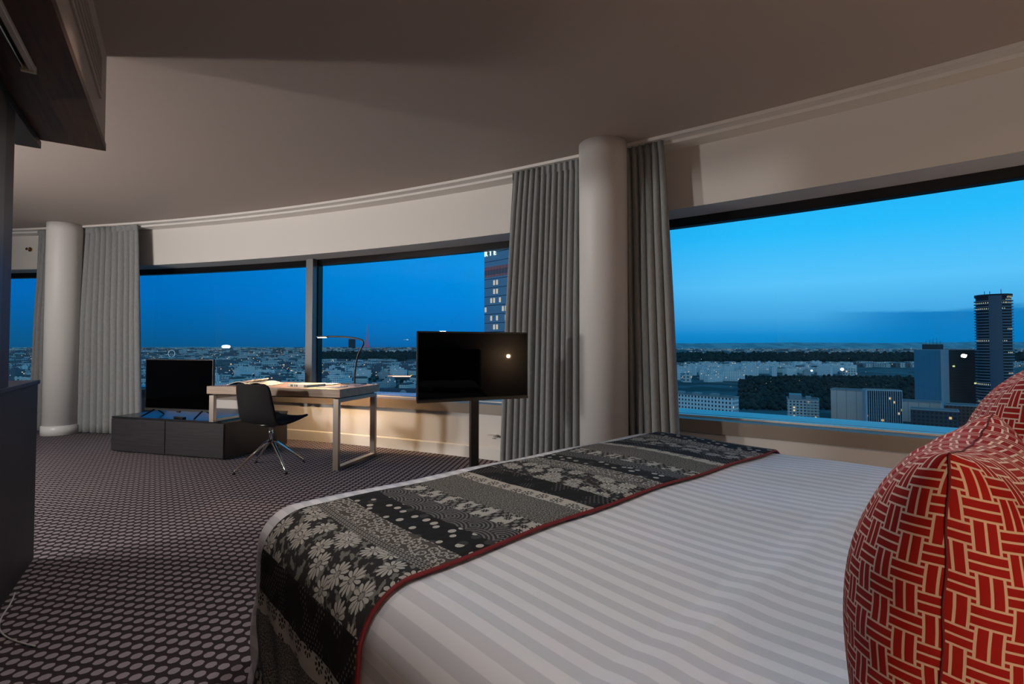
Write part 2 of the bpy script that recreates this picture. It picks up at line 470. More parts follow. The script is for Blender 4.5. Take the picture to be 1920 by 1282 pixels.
def tv(name, label, loc, rz, w, h, feet=False):
    t = thing(name, label, 'television', loc, rz)
    MB().box(-w/2, w/2, -.006, .022, 0, h).build('bezel', m_plastic, t, bevel=.004)
    MB().box(-w/2+.012, w/2-.012, -.0085, -.005, .022, h-.012).build('screen', m_screen, t)
    MB().box(-w/2, w/2, -.010, -.004, -.004, .012).build('lower_trim', m_tvmetal, t, bevel=.002)
    MB().box(-w*.36, w*.36, .022, .062, .06, h*.72).build('rear_housing', m_plastic, t, bevel=.02)
    return t
b0 = Vector((-4.085, 5.60, .46)); b1 = Vector((-3.195, 5.37, .46)); mid = (b0+b1)/2
rz = atan2(b1.y-b0.y, b1.x-b0.x)
t1 = tv('flat_television', 'black flat television on splayed feet standing on the low cabinet', (mid.x, mid.y, .460), rz, .92, .562, True)
for sx in (-1, 1):
    m_ = MB(); cx = sx*.32
    m_.tube([(cx, .012, .012), (cx+sx*.035, -.125, -.056), (cx+sx*.038, -.14, -.059)], .0085, 8)
    m_.tube([(cx, .012, .012), (cx+sx*.035, .125, -.056), (cx+sx*.038, .14, -.059)], .0085, 8)
    m_.build('foot', m_plastic, t1, smooth=True)
MB().box(-.02, .02, -.008, .01, -.022, .0).build('sensor', m_plastic, t1, bevel=.003)
rc = thing('remote_control', 'small dark remote control lying on the low cabinet under the television', 'remote control', cabp(-.66, .06, .392), ca_+1.35)
MB().box(-.022, .022, -.085, .085, 0, .018).build('body', m_plastic, rc, bevel=.005)
mbk = MB()
for i in range(5):
    for j in range(3): mbk.box(-.015+j*.011, -.008+j*.011, -.06+i*.024, -.05+i*.024, .018, .0195)
mbk.build('keypad', M('grey rubber', .6, lin(120, 118, 116)), rc)

# ------------------------------------------------------------------ television on pole stand
b0 = Vector((-.705, 3.71, 0)); b1 = Vector((.128, 4.09, 0)); mid = (b0+b1)/2; rz = atan2(b1.y-b0.y, b1.x-b0.x)
t2 = tv('stand_television', 'black flat television on a black pole stand in front of the curtain', (mid.x, mid.y, 0), rz, (b1-b0).length, .53)
for c in t2.children: c.location.z = .741
px_ = .025
MB().box(px_-.033, px_+.033, .062, .108, .012, 1.14).build('pole', m_plastic, t2, bevel=.003)
MB().box(px_-.28, px_+.28, -.14, .26, 0, .012).build('base_plate', m_plastic, t2, bevel=.003)
MB().box(px_-.16, px_+.16, .055, .072, .86, 1.12).build('bracket', m_tvmetal, t2, bevel=.003)

# ------------------------------------------------------------------ desk
E1 = Vector((.964, -.265, 0)); rd = atan2(-.265, .964)
dk = thing('desk', 'pale oak desk with steel loop legs, one end resting on the low cabinet', 'desk', (-3.09, 5.08, 0), rd)
DL, DD, DZ = 1.545, .71, .758
MB().box(0, DL, 0, DD, DZ-.078, DZ).build('desktop', m_oak, dk, bevel=.003)
def loopleg(x0, zb, zt):
    m_ = MB(); w = .062; th = .035
    m_.box(x0, x0+w, .015, .015+th, zb, zt); m_.box(x0, x0+w, DD-.015-th, DD-.015, zb, zt)
    m_.box(x0, x0+w, .015+th, DD-.015-th, zt-th, zt); m_.box(x0, x0+w, .015+th, DD-.015-th, zb, zb+th)
    return m_
loopleg(DL-.085, 0, DZ-.092).build('leg', m_steel, dk, bevel=.004)
loopleg(.015, .393, DZ-.092).build('leg', m_steel, dk, bevel=.004)
MB().box(.03, DL-.03, .06, DD-.06, DZ-.092, DZ-.078).build('subframe', m_plastic, dk)
def dkp(x, y, z=DZ): c, s_ = cos(rd), sin(rd); return (-3.09+c*x-s_*y, 5.08+s_*x+c*y, z)

# desk lamp
lp = thing('desk_lamp', 'slim black gooseneck lamp lit over the desk', 'lamp', dkp(1.30, .62), rd)
MB().box(-.12, .12, -.075, .045, 0, .012).build('base', m_plastic, lp, bevel=.003)
cp = [(0, 0, .01), (.0, 0, .09), (.012, 0, .20), (.04, 0, .31), (.085, 0, .395), (.10, 0, .425), (.098, 0, .452), (.07, 0, .472), (0, .0, .49), (-.12, .0, .503), (-.24, .0, .508), (-.34, .0, .509)]
def smoothpts(p, k=6):
    out = []
    for i in range(len(p)-1):
        p0, p1, p2, p3 = [Vector(p[max(0, min(len(p)-1, i+j))]) for j in (-1, 0, 1, 2)]
        for q in range(k):
            t = q/k
            out.append(.5*((2*p1)+(p2-p0)*t+(2*p0-5*p1+4*p2-p3)*t*t+(3*p1-p0-3*p2+p3)*t**3))
    return out+[Vector(p[-1])]
MB().tube(smoothpts(cp), .0095, 10).build('stem', m_plastic, lp, smooth=True)
hd = MB().box(-.47, -.33, -.017, .017, .499, .514).build('head', m_plastic, lp, bevel=.005)
m_led = M('warm led', .5, lin(255, 220, 170)); m_led.emit(lin(255, 214, 150), 40)
MB().box(-.455, -.36, -.011, .011, .4955, .4995).build('light_strip', m_led, hd)

# open magazine and papers
m_page = M('printed page', .6); u, v, _ = m_page.coord()
ink = ((v*260).sin().gt(.2))*m_page.noise(m_page.vec(u, v), 30, 2).gt(.52)
m_page.base(m_page.mix(ink, lin(232, 226, 216), lin(110, 104, 100)))
om = thing('open_magazine', 'open magazine lying on the desk behind the chair', 'magazine', dkp(.33, .30), rd+.15)
for sx in (-1, 1):
    rows = []
    for j in range(9):
        y_ = -.15+.30*j/8; row = []
        for i in range(13):
            t = i/12; row.append((sx*(.012+t*.215), y_, .004+.036*sin(min(1, t*1.15)*pi)**.7*(1-.45*t)+.002))
        rows.append(row)
    pg = MB().grid(rows).build('page_block', m_page, om, smooth=True, fix=False)
    q = pg.modifiers.new('s', 'SOLIDIFY'); q.thickness = .006; q.offset = -1
rows = [[(.0+.05*sin(i*.32), -.14+.28*j/6, .012+.05*sin(i*.22)) for i in range(8)] for j in range(7)]
MB().grid(rows).build('lifted_page', m_page, om, smooth=True, fix=False)
MB().box(-.228, .228, -.152, .152, 0, .004).build('cover', M('magazine cover', .3, lin(60, 58, 60)), om, bevel=.001)
def booklet(name, label, x_, y_, w, d_, th, rot, colr, z0=DZ):
    b = thing(name, label, 'magazine', dkp(x_, y_, z0), rd+rot)
    MB().box(-w/2, w/2, -d_/2, d_/2, .001, th).build('pages', m_page, b)
    MB().box(-w/2-.002, w/2+.002, -d_/2-.002, d_/2+.002, th, th+.0015).build('cover', M(name+' cover', .3, lin(*colr)), b)
    MB().box(-w/2-.002, w/2+.002, -d_/2-.002, d_/2+.002, 0, .001).build('back_cover', M(name+' back', .3, lin(*colr)), b)
booklet('brochure', 'thick pale brochure in the middle of the desk', .98, .26, .30, .22, .022, -.25, (206, 204, 202))
booklet('booklet', 'white booklet lying on the desk beside the lamp base', 1.02, .50, .27, .20, .008, .1, (228, 222, 212))
booklet('leaflet', 'thin grey leaflet near the front corner of the desk', 1.32, .20, .24, .16, .003, -.1, (150, 146, 150))
booklet('folder', 'dark thin folder at the lamp end of the desk', 1.40, .44, .16, .22, .005, .05, (96, 84, 80))

# ------------------------------------------------------------------ chair
ch = thing('swivel_chair', 'black shell chair on a chrome four-star base at the desk', 'chair', (-2.30, 4.80, 0), radians(68))
# local: x forward
prof = [(.262, .456, .195), (.246, .464, .214), (.16, .452, .228), (.06, .437, .232), (-.03, .430, .234), (-.10, .436, .234), (-.155, .462, .232), (-.19, .515, .230), (-.212, .58, .228), (-.23, .66, .222), (-.243, .74, .216), (-.250, .785, .205), (-.254, .805, .188), (-.255, .812, .165)]
rows = []
pr = smoothpts([(a, b, c) for a, b, c in prof], 3)
for i, (f_, z_, w_) in enumerate(pr):
    k = i/(len(pr)-1); row = []
    for j in range(17):
        s_ = -1+2*j/16
        seat = max(0, 1-k*2.2); back = max(0, (k-.35)/.65)
        curl = .018*seat*s_*s_+.012*seat
        fwd = .055*s_*s_*min(1, max(0, (k-.3)*3))*(1-.3*back)
        row.append((f_+fwd-.018*seat*s_*s_*0, w_*s_, z_+curl*s_*s_))
    rows.append(row)
sh = MB().grid(rows).build('shell', M('black upholstery', .75, lin(17, 15, 17), spec=.25), ch, smooth=True, fix=False)
q = sh.modifiers.new('s', 'SOLIDIFY'); q.thickness = .022; q.offset = 0
q = sh.modifiers.new('u', 'SUBSURF'); q.levels = 1; q.render_levels = 1
MB().lathe([(.06, .395), (.10, .412), (.12, .424)], (0, 0, 0), 24).build('seat_plate', m_tvmetal, ch, smooth=True)
MB().lathe([(.019, .25), (.019, .33), (.021, .332), (.021, .338), (.019, .34), (.019, .395), (.05, .40)], (0, 0, 0), 20).build('column', m_chrome, ch, smooth=True)
for k in range(4):
    a = pi/4+k*pi/2-radians(68)+radians(4)
    MB().tube([(cos(a)*.012, sin(a)*.012, .262), (cos(a)*.06, sin(a)*.06, .236), (cos(a)*.31, sin(a)*.31, .035), (cos(a)*.325, sin(a)*.325, .018)], [.016, .016, .0105, .010], 10).build('leg', m_chrome, ch, smooth=True)
    MB().lathe([(.014, 0), (.015, .012), (.010, .02)], (cos(a)*.325, sin(a)*.325, 0), 14).build('glide', m_plastic, ch, smooth=True)

# wall socket
so = thing('wall_socket', 'white wall socket on the low wall between the pole and the curtain', 'socket', P(19.31, 28.55, .22), -radians(28.55))
MB().box(-.042, .042, -.010, 0, 0, .084).build('plate', m_white, so, bevel=.002)
MB().lathe([(.021, 0), (.021, .003), (.017, .003)], (0, 0, 0), 20).build('insert', M('socket grey', .5, lin(90, 88, 86)), so)
so.children[1].location = (0, -.010, .042); so.children[1].rotation_euler = (radians(90), 0, 0)

# ------------------------------------------------------------------ bed
U0, U1, V0, VH, RB, ZT = .568, 2.49, -1.615, .42, .115, .66
def bed_pt(s, t, off=0.0, flare=.042, folds=.0):
    du = s-U0 if s < U0 else (s-U1 if s > U1 else 0)
    dv = t-V0 if t < V0 else 0
    e = hypot(du, dv); cu, cv = min(max(s, U0), U1), max(t, V0)
    R = RB+off
    if e == 0: out, dn, nx_ = 0, 0, 0
    else:
        ee = e
        if ee < RB*pi/2: an = ee/RB; out, dn = R*sin(an), R*(1-cos(an))
        else:
            x2 = ee-RB*pi/2; out, dn = R+flare*x2+folds*sin((s*1.0+t)*2*pi/.23+1.2*sin(t*9))*min(1, x2/.25), R+x2
    puff = .009*sin(2.6*s+.7)*sin(2.1*t+1.1)+.005*sin(7.2*t+2.3*s)+.003*sin(11*s-4*t)
    if t > -.47: puff += .006*math.exp(-((t+.43)/.04)**2)
    edge = min(1, max(0, e/.1)); z_ = ZT+off-dn+puff*(1-edge)
    k = (1/e if e else 0)
    q = BD(cu+du*k*out, cv+dv*k*out); return (q[0], q[1], z_)
def cloth(s0, s1, t0, t1, step, emax, off, folds):
    ns, nt_ = int((s1-s0)/step), int((t1-t0)/step)
    mb = MB(); uv = []
    for j in range(nt_+1):
        for i in range(ns+1):
            s = s0+(s1-s0)*i/ns; t = t0+(t1-t0)*j/nt_
            mb.v.append(bed_pt(s, t, off, folds=folds)); uv.append((s, t))
    def ex(i, j):
        s = s0+(s1-s0)*i/ns; t = t0+(t1-t0)*j/nt_
        return hypot(s-U0 if s < U0 else (s-U1 if s > U1 else 0), t-V0 if t < V0 else 0)
    for j in range(nt_):
        for i in range(ns):
            if min(ex(i, j), ex(i+1, j), ex(i, j+1), ex(i+1, j+1)) <= emax:
                mb.f.append((j*(ns+1)+i, j*(ns+1)+i+1, (j+1)*(ns+1)+i+1, (j+1)*(ns+1)+i))
    return mb, uv
rbd = atan2(W.y, W.x)
bed = thing('bed', 'large bed standing beside the big window', 'bed', BD(1.55, -.6), rbd)
MB().box(-.93, .93, -1.0, 1.0, .06, .30).build('base', M('bed base fabric', .8, lin(58, 54, 54)), bed, bevel=.02)
MB().box(-.95, .95, -1.02, 1.0, .30, ZT-.03).build('mattress', m_sheet, bed, bevel=.05)
for sx in (-.8, .8):
    for sy in (-.85, .85): MB().lathe([(.03, 0), (.03, .06)], (sx, sy, 0), 16).build('leg', m_plastic, bed)
MB().box(-1.1, 1.1, -1.14, -1.03, .1, 1.12).build('headboard', M('headboard fabric', .8, lin(88, 78, 72)), bed, bevel=.03)
mb, uv = cloth(U0-.60, U1+.60, V0-.60, VH, .02, .56, 0, .008)
dv_ = mb.build('striped_duvet', m_duvet, smooth=True, uv=uv, fix=False)
tag(dv_, 'white striped duvet spread over the bed', 'duvet')
TR0, TR1 = -1.535, -.930; SE = .535
mb, uv = cloth(U0-SE, U1+SE, TR0, TR1, .0125, 9, .010, .007)
rn = mb.build('bed_runner', m_runner, smooth=True, uv=uv, fix=False)
tag(rn, 'black and cream patchwork runner with red edging across the foot of the bed', 'bed runner')
q = rn.modifiers.new('s', 'SOLIDIFY'); q.thickness = .008; q.offset = -1
def along(tt): return [bed_pt(U0-SE+(U1-U0+2*SE)*i/240, tt, .011, folds=.007) for i in range(241)]
MB().tube(along(TR1), .0052, 8).build('edging', m_red, rn, smooth=True)
MB().tube(along(TR0), .005, 8).build('edging', m_red, rn, smooth=True)
for se in (U0-SE, U1+SE):
    MB().tube([bed_pt(se, TR0+(TR1-TR0)*i/40, .011, folds=.007) for i in range(41)], .005, 8).build('edging', m_red, rn, smooth=True)

# cushions: plane along the bed's width, seam facing the camera
def cushion(label, u0, v0, zc, size, T, lean, turn, seed, flipuv=0.0):
    n = 60; uv = []; mb = MB(); rnd = random.Random(seed); p1, p2 = rnd.uniform(0, 6), rnd.uniform(0, 6)
    pin = .075
    def pt(a, b, side):
        th = (1-a*a)*(1-b*b); edge = max(abs(a), abs(b))
        h_ = T*max(0, th)**.42
        h_ *= (1-.13*b)*(1+.10*max(0, -b)*edge**3)
        h_ *= 1+.04*sin(5*a+p1)*sin(4*b+p2)+.05*sin(16*atan2(b, a)+p1)*edge**6
        wob = .0009*(sin(16*a+p1)*(abs(b) > .99)+sin(16*b+p2)*(abs(a) > .99))
        return Vector((a*(1-pin*(1-b*b))*size/2, side*h_+wob, b*(1-pin*(1-a*a))*size/2))
    ss = [sin(pi/2*(-1+2*i/n)) for i in range(n+1)]
    for side in (1, -1):
        g = [[pt(ss[i], ss[j], side) for i in range(n+1)] for j in range(n+1)]
        h = n//2
        su = [[0.0]*(n+1) for _ in range(n+1)]; sv = [[0.0]*(n+1) for _ in range(n+1)]
        for j in range(n+1):
            for i in range(h+1, n+1): su[j][i] = su[j][i-1]+(g[j][i]-g[j][i-1]).length
            for i in range(h-1, -1, -1): su[j][i] = su[j][i+1]-(g[j][i]-g[j][i+1]).length
        for i in range(n+1):
            for j in range(h+1, n+1): sv[j][i] = sv[j-1][i]+(g[j][i]-g[j-1][i]).length
            for j in range(h-1, -1, -1): sv[j][i] = sv[j+1][i]-(g[j][i]-g[j+1][i]).length
        for j in range(n+1):
            for i in range(n+1):
                mb.v.append(tuple(g[j][i])); uv.append((su[j][i]+flipuv, sv[j][i]+(0 if side == 1 else .021)))
    m1 = (n+1)*(n+1)
    for k in range(2):
        for j in range(n):
            for i in range(n):
                q = (j*(n+1)+i, j*(n+1)+i+1, (j+1)*(n+1)+i+1, (j+1)*(n+1)+i)
                q = tuple(w_+k*m1 for w_ in q); mb.f.append(q if k else q[::-1])
    o = mb.build('cushion', m_cush, smooth=True, uv=uv, fix=False)
    o.location = BD(u0, v0, zc); o.rotation_euler = (lean, 0, rbd+turn)
    ring = [pt(s_, -1, 1) for s_ in ss[:-1]]+[pt(1, s_, 1) for s_ in ss[:-1]]+[pt(-s_, 1, 1) for s_ in ss[:-1]]+[pt(-1, -s_, 1) for s_ in ss]
    MB().tube(ring, .0012, 6, cap=False).build('seam', M('dark seam', .8, lin(104, 16, 16)), o, smooth=True)
    return tag(o, label, 'cushion', 'red patterned cushions on the bed')
cushion('plump red basket-weave cushion standing up closest to the camera', .825, -.085, .842, .42, .118, radians(3), 0, 3)
cushion('red basket-weave cushion half hidden behind the plump one, nearer the window', 1.375, -.045, .885, .47, .115, radians(5), radians(2), 8, .03)
# ------------------------------------------------------------------ the city outside
G = -79.0
def gz(d):
    t = min(1, max(0, (d-2600)/4200)); return G+42*t*t*(3-2*t)
def gp(px, d):                          # a spot d metres ahead on the bearing of that column
    x_ = (px-960)/939*d; return x_, d, gz(d)
m_ground = M('dark ground', .9); x, y, z = m_ground.coord()
n1 = m_ground.noise(m_ground.vec(x, y), .012, 4); m_ground.base(m_ground.mix(n1.step(.42, .58), lin(40, 50, 54), lin(84, 96, 102)))
rows = []
for d in [-300, 60, 300, 700, 1200, 1800, 2600, 3000, 3400, 3800, 4200, 4600, 5000, 5400, 5800, 6200, 6800, 8000, 11000, 16000, 30000]:
    w_ = max(900, abs(d)*1.6); rows.append([(w_*(-1+2*i/24), d, gz(d)-.5) for i in range(25)])
struct(MB().grid(rows).build('ground', m_ground, fix=False))
# far hills, with distance haze put into their pale colour
m_hill = M('haze-tinted hills', .95); x, y, z = m_hill.coord()
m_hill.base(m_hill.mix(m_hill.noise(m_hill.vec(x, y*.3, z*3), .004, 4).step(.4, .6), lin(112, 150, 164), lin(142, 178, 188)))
def ridge(name, px0, px1, d, h0, h1, wob, seed):
    rnd = random.Random(seed); ph = [rnd.uniform(0, 6) for _ in range(4)]; top, bot, back = [], [], []
    for i in range(121):
        t = i/120; px_ = px0+(px1-px0)*t; x_, y_, z_ = gp(px_, d)
        hh = h0+(h1-h0)*t+wob*(sin(9*t+ph[0])*.5+sin(23*t+ph[1])*.3+sin(57*t+ph[2])*.15)
        bot.append((x_, y_, -60)); top.append((x_, y_+900, z_+hh)); back.append((x_*1.1, y_+3000, z_+hh*.8))
    struct(MB().grid([bot, top, back]).build(name, m_hill, smooth=True, fix=False))
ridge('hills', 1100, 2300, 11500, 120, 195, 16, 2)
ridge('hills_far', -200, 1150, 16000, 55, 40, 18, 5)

# woods: one mass of crowns each
m_wood = M('dark woodland', .95); x, y, z = m_wood.coord()
m_wood.base(m_wood.mix(m_wood.noise(m_wood.vec(x, y, z), .06, 3).step(.4, .6), lin(26, 34, 32), lin(50, 56, 50)))
def crowns(name, label, spots, seed):
    rnd = random.Random(seed); mb = MB()
    for (x_, y_, r) in spots:
        z0 = gz(y_); n = 7; k = rnd.uniform(.8, 1.25); o = rnd.uniform(0, 1)
        mb.lathe([(r*.25, 0), (r*.9, r*.5*k), (r, r*.95*k), (r*.72, r*1.5*k), (r*.25, r*1.85*k)], (x_, y_, z0), n)
    o = mb.build(name, m_wood, smooth=True, fix=False); o['kind'] = 'stuff'
    return tag(o, label, 'trees')
rnd = random.Random(11)
sp_ = []
for _ in range(1500):
    d = rnd.uniform(2500, 4700); sp_.append((gp(rnd.uniform(596, 900), d)[0], d, rnd.uniform(9, 16)))
crowns('woodland', 'dark band of woods crossing the city below the lattice tower', sp_, 1)
sp_ = []
for _ in range(2600):
    d = rnd.uniform(2340, 4300); sp_.append((gp(rnd.uniform(1240, 2050), d)[0], d, rnd.uniform(9, 17)))
crowns('forest', 'dark forest spreading below the hills outside the big window', sp_, 2)
sp_ = []
for _ in range(3200):
    d = rnd.uniform(640, 1330); p_ = rnd.uniform(1385, 1900)
    if d > 740 or p_ < 1560: sp_.append((gp(p_, d)[0], d, rnd.uniform(2.2, 4.6)))
crowns('park_trees', 'dark park trees between the white long block and the round tower', sp_, 3)
# landmark buildings
def setat(o, px_, d, rz=0): x_, y_, z_ = gp(px_, d); o.location = (x_, y_, z_); o.rotation_euler = (0, 0, rz); return o
def bld(name, label, px_, d, w_, dp, h, rz, mat, cat='building', group=None, roof=()):
    t = thing(name, label, cat, group=group); setat(t, px_, d, rz)
    MB().box(-w_/2, w_/2, -dp/2, dp/2, 0, h).build('walls', mat, t)
    mb = MB(); e = .5
    mb.box(-w_/2-e, w_/2+e, -dp/2-e, -dp/2+e, h-.4, h+.9); mb.box(-w_/2-e, w_/2+e, dp/2-e, dp/2+e, h-.4, h+.9)
    mb.box(-w_/2-e, -w_/2+e, -dp/2, dp/2, h-.4, h+.9); mb.box(w_/2-e, w_/2+e, -dp/2, dp/2, h-.4, h+.9)
    mb.build('parapet', m_conc, t)
    for (x0, x1, y0, y1, hh) in roof: MB().box(x0, x1, y0, y1, h, h+hh).build('roof_block', m_conc, t)
    return t
m_conc = M('pale concrete', .8, lin(150, 156, 160)); m_dkconc = M('dark concrete', .8, lin(62, 66, 72))
m_white_f = facade_mat('white facade', (236, 238, 238), (44, 50, 58), 4.2, 4.6, .42, .5, .03, st=1.0)
m_apt = facade_mat('apartment facade', (206, 200, 196), (58, 54, 54), 3.4, 3.2, .5, .5, .05, st=1.0)
m_plain = facade_mat('reflection-tinted facade', (240, 200, 186), (150, 142, 140), 9, 40, .05, .9, .0)  # pink wall tint stands in for the warm room mirrored in the glass
m_slab = facade_mat('slate blue facade', (66, 132, 158), (60, 124, 150), 6, 40, .1, .9, 0)
m_slabw = facade_mat('pale end facade', (176, 192, 204), (168, 184, 196), 9, 40, .05, .9, 0)
m_dglass = facade_mat('dark glass facade', (30, 40, 44), (36, 54, 58), 3.0, 3.6, .8, .6, .025, lit=(214, 230, 160), st=.9, rough=.3)
m_grid = facade_mat('grid facade', (60, 66, 72), (30, 34, 40), 3.2, 3.6, .6, .6, .05, st=.7)

b = bld('long_block', 'white long low block with dark windows just outside the sill of the big window', 1318, 612, 78, 16, 22, radians(-47), m_white_f, roof=[(-34, -26, -5, 5, 3), (-12, -4, -5, 5, 3), (10, 18, -5, 5, 3)])
b = bld('apartment_tower', 'pale apartment block with small balconies in front of the dark park trees', 1503, 560, 30, 24, 23, radians(-28), m_apt, roof=[(-13, -1, -10, 10, 5), (3, 8, -4, 4, 3)])
for i in range(7):
    for j in range(3): MB().box(3+j*4.4, 6.4+j*4.4, -13.2, -12, 2+i*3.0, 3.0+i*3.0).build('balcony', m_conc, b)
bld('blank_block', 'plain wide block tinted pink for a painted room reflection beside the ribbed office', 1598, 545, 38, 20, 34, radians(-44), m_plain)
b = bld('ribbed_office', 'dark office building with thin white vertical ribs', 1652, 500, 28, 16, 37.5, radians(-25), m_grid)
rb = MB()
for i in range(17): rb.box(-14+i*1.75-.18, -14+i*1.75+.18, -9, -8, 0, 38)
for i in range(9): rb.box(-15, -14, -8+i*2-.18, -8+i*2+.18, 0, 38)
rb.box(-14.3, 14.3, -9, -8, 37.6, 38.4)
rb.build('fin', M('white fins', .5, lin(196, 206, 214)), b)
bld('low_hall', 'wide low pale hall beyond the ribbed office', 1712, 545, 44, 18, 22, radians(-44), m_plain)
b = thing('slab_tower', 'blue grey slab tower with a paler end wall and rooftop masts', 'tower'); setat(b, 1748, 640, radians(-58))
MB().box(-12, 12, -14, 14, 0, 77.5).build('main_wing', m_slabw, b)
MB().box(-12.5, 12.5, -20.5, -14, 0, 77).build('end_wall', m_slab, b)
MB().box(-8, 8, -8, 10, 77.5, 84).build('plant_room', m_dkconc, b)
for i in range(5): MB().box(-6+i*3, -5.7+i*3, -2+i*2, -1.7+i*2, 84, 89+(i*37 % 4)).build('mast', m_dkconc, b)
b = bld('glass_block', 'dark green glass office block between the slab tower and the round tower', 1813, 660, 46, 26, 77, radians(-30), m_dglass)
lw = M('lit stairwell', .5, lin(240, 220, 160)); lw.emit(lin(255, 226, 150), 3)
MB().box(11, 15, -13.3, -12.9, 40, 55).build('lit_window', lw, b)
bld('warehouse', 'low dark block with a pale roof edge at the foot of the slab tower', 1748, 470, 34, 16, 22, radians(-38), m_grid)
bld('corner_house', 'low terracotta block behind the warehouse at the foot of the towers', 1798, 500, 24, 20, 23, radians(-38), facade_mat('terracotta facade', (104, 66, 52), (40, 34, 34), 3, 3.4, .5, .5, .05))

# round tower with balcony rings and one smooth panel
rt = thing('round_tower', 'tall round apartment tower with stacked balcony rings', 'tower'); setat(rt, 1864, 600, 0)
H = 143; R0 = 15.6
core = MB().lathe([(R0, 0), (R0, H-3), (R0+1.2, H-3), (R0+1.2, H)], (0, 0, 0), 48).build('core', facade_mat('round tower glass', (40, 48, 54), (28, 36, 42), 2.6, 3.45, .7, .6, .04, lit=(235, 235, 200), st=.9), rt)
m_rtslab = M('tower balcony concrete', .7, lin(128, 140, 150)); m_rtpan = M('smooth tower panel', .45, lin(74, 88, 104))
br = MB()
pa0, pa1 = radians(-148), radians(-108)
def ringseg(mb, r0, r1, z0, z1, a0, a1, n):
    vs = []
    for i in range(n+1):
        a = a0+(a1-a0)*i/n
        vs += [(r0*cos(a), r0*sin(a), z0), (r1*cos(a), r1*sin(a), z0), (r1*cos(a), r1*sin(a), z1), (r0*cos(a), r0*sin(a), z1)]
    fs = [(i*4+k, i*4+(k+1) % 4, (i+1)*4+(k+1) % 4, (i+1)*4+k) for i in range(n) for k in range(4)]
    mb.add(vs, fs+[(0, 1, 2, 3), (n*4, n*4+1, n*4+2, n*4+3)])
for i in range(1, 40): ringseg(br, R0-.5, R0+1.6, i*3.45, i*3.45+1.0, radians(-108), radians(212), 40)
br.build('balcony', m_rtslab, rt)
pn = MB(); ringseg(pn, R0-.5, R0+1.3, 0, H-2, pa0, pa1, 8); pn.build('panel', m_rtpan, rt)
for a, h_ in ((2, 5), (3.6, 4), (5, 6)): MB().box(8*cos(a)-.2, 8*cos(a)+.2, 8*sin(a)-.2, 8*sin(a)+.2, H, H+h_).build('mast', m_dkconc, rt)

# office tower with the lit letters
ot = thing('office_tower', 'tall glass office tower with lit white letters at its top beside the curtain', 'tower', (-12.75, 230, G), radians(-45))
m_ot = M('office curtain wall', .25)
x, y, z = m_ot.coord('Object'); zz = z+G
hcell = (x/1.9); vcell = zz/4.0
fv_, fh_ = vcell.fr(), hcell.fr()
rnd_ = m_ot.white(m_ot.vec(hcell.fl(), vcell.fl())); grp = m_ot.noise(m_ot.vec(hcell.fl()*.31, vcell.fl()*1.7), 1, 1)
litw = rnd_.gt(.35)*grp.gt(.5)*fv_.gt(.3)*fv_.lt(.85)*fh_.gt(.15)*fh_.lt(.8)*zz.lt(33)
redb = zz.gt(33.0)*zz.lt(37.8)
line = fh_.lt(.06); floor_ = fv_.lt(.07)
c = m_ot.mix(redb, lin(150, 174, 196), lin(150, 104, 100)); c = m_ot.mix(floor_, c, lin(24, 34, 44)); c = m_ot.mix(line, c, lin(150, 170, 190))
m_ot.base(c)
ec = m_ot.mix(redb, lin(255, 226, 160), lin(190, 80, 60)); m_ot.emit(ec, litw*.55+redb*fv_.lt(.5)*.10+zz.gt(35.2)*zz.lt(35.8)*rnd_.gt(.8)*1.5)
MB().box(0, 34, 0, 30, 0, 54-G).build('glass_walls', m_ot, ot)
MB().box(-.2, 34.2, -.2, 30.2, 54-G, 55.5-G).build('roof_cap', m_dkconc, ot)
m_let = M('lit letters', .5, lin(240, 250, 220)); m_let.emit(lin(226, 248, 206), 1.6)
tc_ = bpy.data.curves.new('lettering', 'FONT'); tc_.body = 'RTE'; tc_.size = 3.3; tc_.extrude = .12; tc_.space_character = 1.65; tc_.offset = .03
tmp = bpy.data.objects.new('tmp', tc_); COL.objects.link(tmp); tc_.materials.append(m_let.m); bpy.context.view_layer.update()
me_ = bpy.data.meshes.new_from_object(tmp.evaluated_get(bpy.context.evaluated_depsgraph_get())); bpy.data.objects.remove(tmp)
to = bpy.data.objects.new('lettering', me_); COL.objects.link(to); to.parent = ot
to.location = (.2, -.15, 42.9-G); to.rotation_euler = (radians(90), 0, 0)

# iron lattice tower lit in red
et = thing('lattice_tower', 'slender iron lattice tower lit red on the far skyline', 'tower'); setat(et, 688, 6600, radians(20)); et.location.z -= 0
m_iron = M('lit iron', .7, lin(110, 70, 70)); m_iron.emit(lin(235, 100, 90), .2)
def leg_r(z_): t = min(1, z_/300); return 40*(1-t)**3.2*.85+40*.15*(1-t)+1.0
for sx in (-1, 1):
    for sy in (-1, 1):
        zs = [0, 15, 30, 45, 57, 75, 95, 115, 140, 170, 205, 240, 276]
        MB().tube([(sx*leg_r(z_), sy*leg_r(z_), z_) for z_ in zs], [5, 4.8, 4.6, 4.4, 4.2, 4, 3.6, 3.2, 2.8, 2.5, 2.3, 2.1, 2], 6).build('leg', m_iron, et)
lt = MB()
zs = [20, 40, 72, 90, 108, 130, 150, 172, 195, 220, 245, 268]
for i in range(len(zs)-1):
    a, b_ = leg_r(zs[i]), leg_r(zs[i+1])
    for s1, s2, s3, s4 in ((-1, -1, 1, -1), (1, -1, 1, 1), (1, 1, -1, 1), (-1, 1, -1, -1)):
        lt.tube([(s1*a, s2*a, zs[i]), (s3*b_, s4*b_, zs[i+1])], 1.5, 4); lt.tube([(s3*a, s4*a, zs[i]), (s1*b_, s2*b_, zs[i+1])], 1.5, 4)
lt.build('bracing', m_iron, et)
